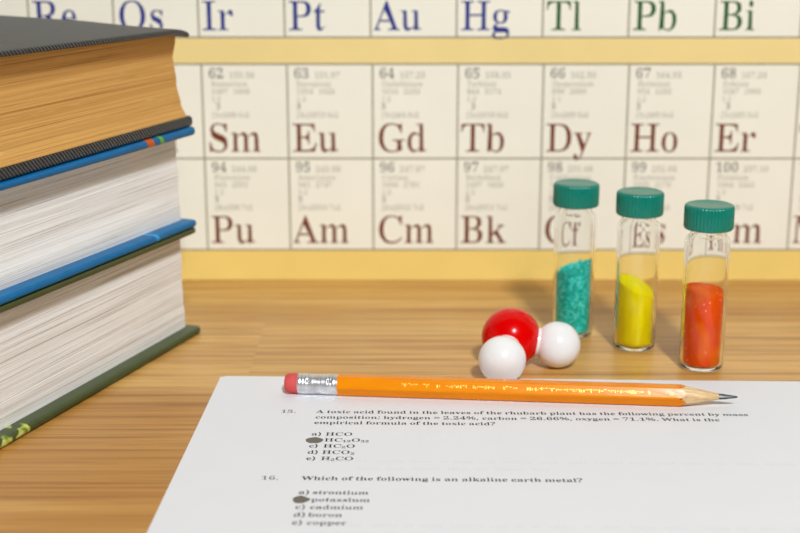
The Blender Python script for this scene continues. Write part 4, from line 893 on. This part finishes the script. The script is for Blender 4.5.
o = ball('oxygen_ball', Ox, RO, M_RED); o['label'] = 'large glossy red ball'
for c in (Hf, Hr):
    o = ball('hydrogen_ball', c, RH, M_WHT, Ox - c); o['label'] = 'smaller glossy white ball'
    d = (c - Ox).normalized()
    b = bmesh.new()
    lathe(b, [(0, 0.0070), (0.0050, 0.0070), (0.0055, 0.0092), (0.0055, 0.0122), (0.0052, 0.0132), (0, 0.0132)], 48)
    k = link('connector_collar', b, M_WHT, mol)
    k.rotation_euler = d.to_track_quat('Z', 'Y').to_euler()
    k.location = Ox - Vector((Ox.x, Ox.y, 0))
    auto_smooth(k, 40)

# ------------------------------------------------------------------ vials
M = Mat('clear_vial_glass')
M.set(Base_Color=(0.985, 0.99, 0.985, 1), Roughness=0.0, IOR=1.33)
M.b.inputs['Transmission Weight'].default_value = 1.0
M_GLASS = M.m
M = Mat('teal_cap_plastic')
M.set(Base_Color=M.ramp(M.noise(M.coord(), 900, 2), [(0.3, srgb(0, 122, 104)), (0.7, srgb(0, 132, 112))]), Roughness=0.28)
M.b.inputs['Specular IOR Level'].default_value = 0.5
M_CAP = M.m

mm = 0.001
G_OUT = [(0, .35), (5.5, .25), (6.6, .0), (7.7, .25), (8.35, .9), (8.6, 2.0), (8.6, 50.8), (8.45, 51.8), (7.9, 52.8), (7.0, 53.5), (6.6, 54.1), (6.5, 54.8), (6.5, 62.4),
         (6.2, 62.4), (5.6, 62.4), (5.3, 62.0), (5.3, 54.3), (5.6, 53.4), (6.6, 52.4), (7.2, 51.5), (7.45, 50.4), (7.45, 3.0), (7.1, 1.9), (6.2, 1.35), (0, 1.3)]


def knurl(a, r, z):
    if r > 8.9 * mm and 0.5 * mm < z < 9.2 * mm:
        return r + 0.16 * mm * (abs(math.cos(a * 20)) * 2 - 1)
    return r


CAP = [(8.2, 8.2), (0, 8.2)]
CAP_P = [(0, 7.4), (8.0, 7.4), (8.0, 0.0), (9.1, 0.0), (9.3, 0.25), (9.35, 0.7), (9.35, 8.2), (9.15, 8.9), (8.75, 9.35), (8.3, 9.5), (7.9, 9.5), (7.6, 9.38), (0, 9.38)]
VIALS = [((0.0731, 0.5577), 'capped glass vial of teal crystals, beside the white ball', 0.2),
         ((0.0966, 0.5402), 'capped glass vial of yellow powder, middle of three', 1.1),
         ((0.1188, 0.5146), 'capped glass vial of orange powder, nearest the pencil point', 2.3)]
proto = None
for (vx, vy), lab, rot in VIALS:
    v = thing('glass_vial', lab, 'vial', (vx, vy, 0.0001), rot, 'capped sample vials')
    if proto is None:
        b = bmesh.new()
        lathe(b, [(r * mm, z * mm) for r, z in G_OUT], 96)
        g1 = link('glass_body', b, M_GLASS, v, True)
        b = bmesh.new()
        lathe(b, [(r * mm, z * mm) for r, z in CAP_P], 240, mod=knurl)
        c1 = link('screw_cap', b, M_CAP, v)
        auto_smooth(c1, 40)
        c1.location = (0, 0, 56.1 * mm)
        c1['label'] = 'teal ribbed screw cap'
        proto = (g1, c1)
    else:
        for s in proto:
            c = s.copy()
            COL.objects.link(c)
            c.parent = v


def powder(name, label, cat, pos, hfun, mat, rough_amp, seed):
    b = bmesh.new()
    R = 7.38
    n = 96
    low = [(0, 1.45), (5.6, 1.47), (6.7, 1.85), (7.2, 2.6), (R, 3.3)]
    rings = []
    def wob(a, r, z):
        if not rough_amp:
            return r
        p3 = Vector((math.cos(a) * r * 0.9, math.sin(a) * r * 0.9, z * 0.9 + seed))
        return r - rough_amp * 0.35 * abs(noise.noise(p3 * 0.9))
    def P(a, r, z):
        return Vector((r * math.cos(a), r * math.sin(a), z)) * mm
    prof_rings = [[(r, z)] for r, z in low]
    vs = []
    for r, z in low:
        vs.append([b.verts.new(P(0, 0, z))] if r == 0 else [b.verts.new(P(2 * PI * i / n, r, z)) for i in range(n)])
    steps = 40
    for s in range(1, steps + 1):
        ring = []
        for i in range(n):
            a = 2 * PI * i / n
            zt = hfun(R * math.cos(a), R * math.sin(a))
            z = 3.3 + (zt - 3.3) * s / steps
            ring.append(b.verts.new(P(a, wob(a, R, z), z)))
        vs.append(ring)
    for k in range(1, 22):
        rr_ = R * (1 - k / 22)
        ring = []
        for i in range(n):
            a = 2 * PI * i / n
            x, y = rr_ * math.cos(a), rr_ * math.sin(a)
            ring.append(b.verts.new(Vector((x, y, hfun(x, y))) * mm))
        vs.append(ring)
    vs.append([b.verts.new(Vector((0, 0, hfun(0, 0))) * mm)])
    for A, B in zip(vs, vs[1:]):
        for i in range(n):
            j = (i + 1) % n
            if len(A) == 1:
                b.faces.new((A[0], B[j], B[i]))
            elif len(B) == 1:
                b.faces.new((A[i], A[j], B[0]))
            else:
                b.faces.new((A[i], A[j], B[j], B[i]))
    o = link(name, b, mat, None, not rough_amp)
    o.location = (pos[0], pos[1], 0.0001)
    tag(o, label, cat, kind='stuff')
    return o


def m_powder(name, c1, c2, c3, scale, glint=0.0, bump=0.5, swirl=None):
    M = Mat(name)
    vo = M.n('ShaderNodeTexVoronoi')
    vo.inputs['Scale'].default_value = scale
    M.l(M.coord(), vo.inputs['Vector'])
    sp = M.n('ShaderNodeSeparateColor')
    M.l(vo.outputs['Color'], sp.inputs[0])
    c = M.ramp(sp.outputs[0], [(0.0, c1), (0.5, c2), (1.0, c3)])
    if swirl:
        s = M.noise(M.coord((130, 130, 60), (0.4, 0.1, 0.2)), 1, 1, 0.4, 0.8)
        c = M.mix(c, swirl, M.ramp(s, [(0.50, 0.0), (0.58, 0.55)]))
    if glint:
        vg = M.n('ShaderNodeTexVoronoi')
        vg.inputs['Scale'].default_value = 420
        M.l(M.coord(), vg.inputs['Vector'])
        c = M.mix(c, srgb(255, 226, 190), M.ramp(vg.outputs['Distance'], [(0.06, glint), (0.14, 0.0)]))
    M.set(Base_Color=c, Roughness=0.9)
    M.b.inputs['Specular IOR Level'].default_value = 0.05
    M.bump(sp.outputs[1], bump, 0.0003)
    return M.m


def h_teal(x, y):
    q = Vector((x * 0.55, y * 0.55, 1.7))
    return 29.8 + 0.36 * x - 0.12 * y + 1.6 * noise.noise(q) + 0.9 * noise.noise(q * 2.3) + 0.5 * noise.noise(q * 5)


def h_yel(x, y):
    return 26.3 - 0.42 * x + 0.28 * y + 1.0 * (1 - (x * x + y * y) / 56) + 0.25 * noise.noise(Vector((x * 0.4, y * 0.4, 3)))


def h_or(x, y):
    return 32.2 - 0.10 * x + 0.05 * y + 1.0 * (1 - (x * x + y * y) / 56) + 0.25 * noise.noise(Vector((x * 0.4, y * 0.4, 8)))


powder('teal_crystals', 'teal crystals filling half of the vial nearest the chart', 'crystals', VIALS[0][0], h_teal,
       m_powder('teal_crystal_grains', srgb(0, 176, 156), srgb(0, 208, 186), srgb(90, 236, 220), 1100, 0.0, 0.8), 1.0, 2.0)
powder('yellow_powder', 'bright yellow powder heaped to one side in the middle vial', 'powder', VIALS[1][0], h_yel,
       m_powder('yellow_powder_grains', srgb(250, 226, 0), srgb(254, 234, 0), srgb(255, 240, 0), 2500, 0.0, 0.2), 0.0, 3.0)
powder('orange_powder', 'orange powder with paler streaks in the vial near the pencil', 'powder', VIALS[2][0], h_or,
       m_powder('orange_powder_grains', srgb(252, 70, 0), srgb(255, 80, 0), srgb(255, 94, 0), 2500, 0.9, 0.25, swirl=srgb(255, 128, 8)), 0.0, 4.0)
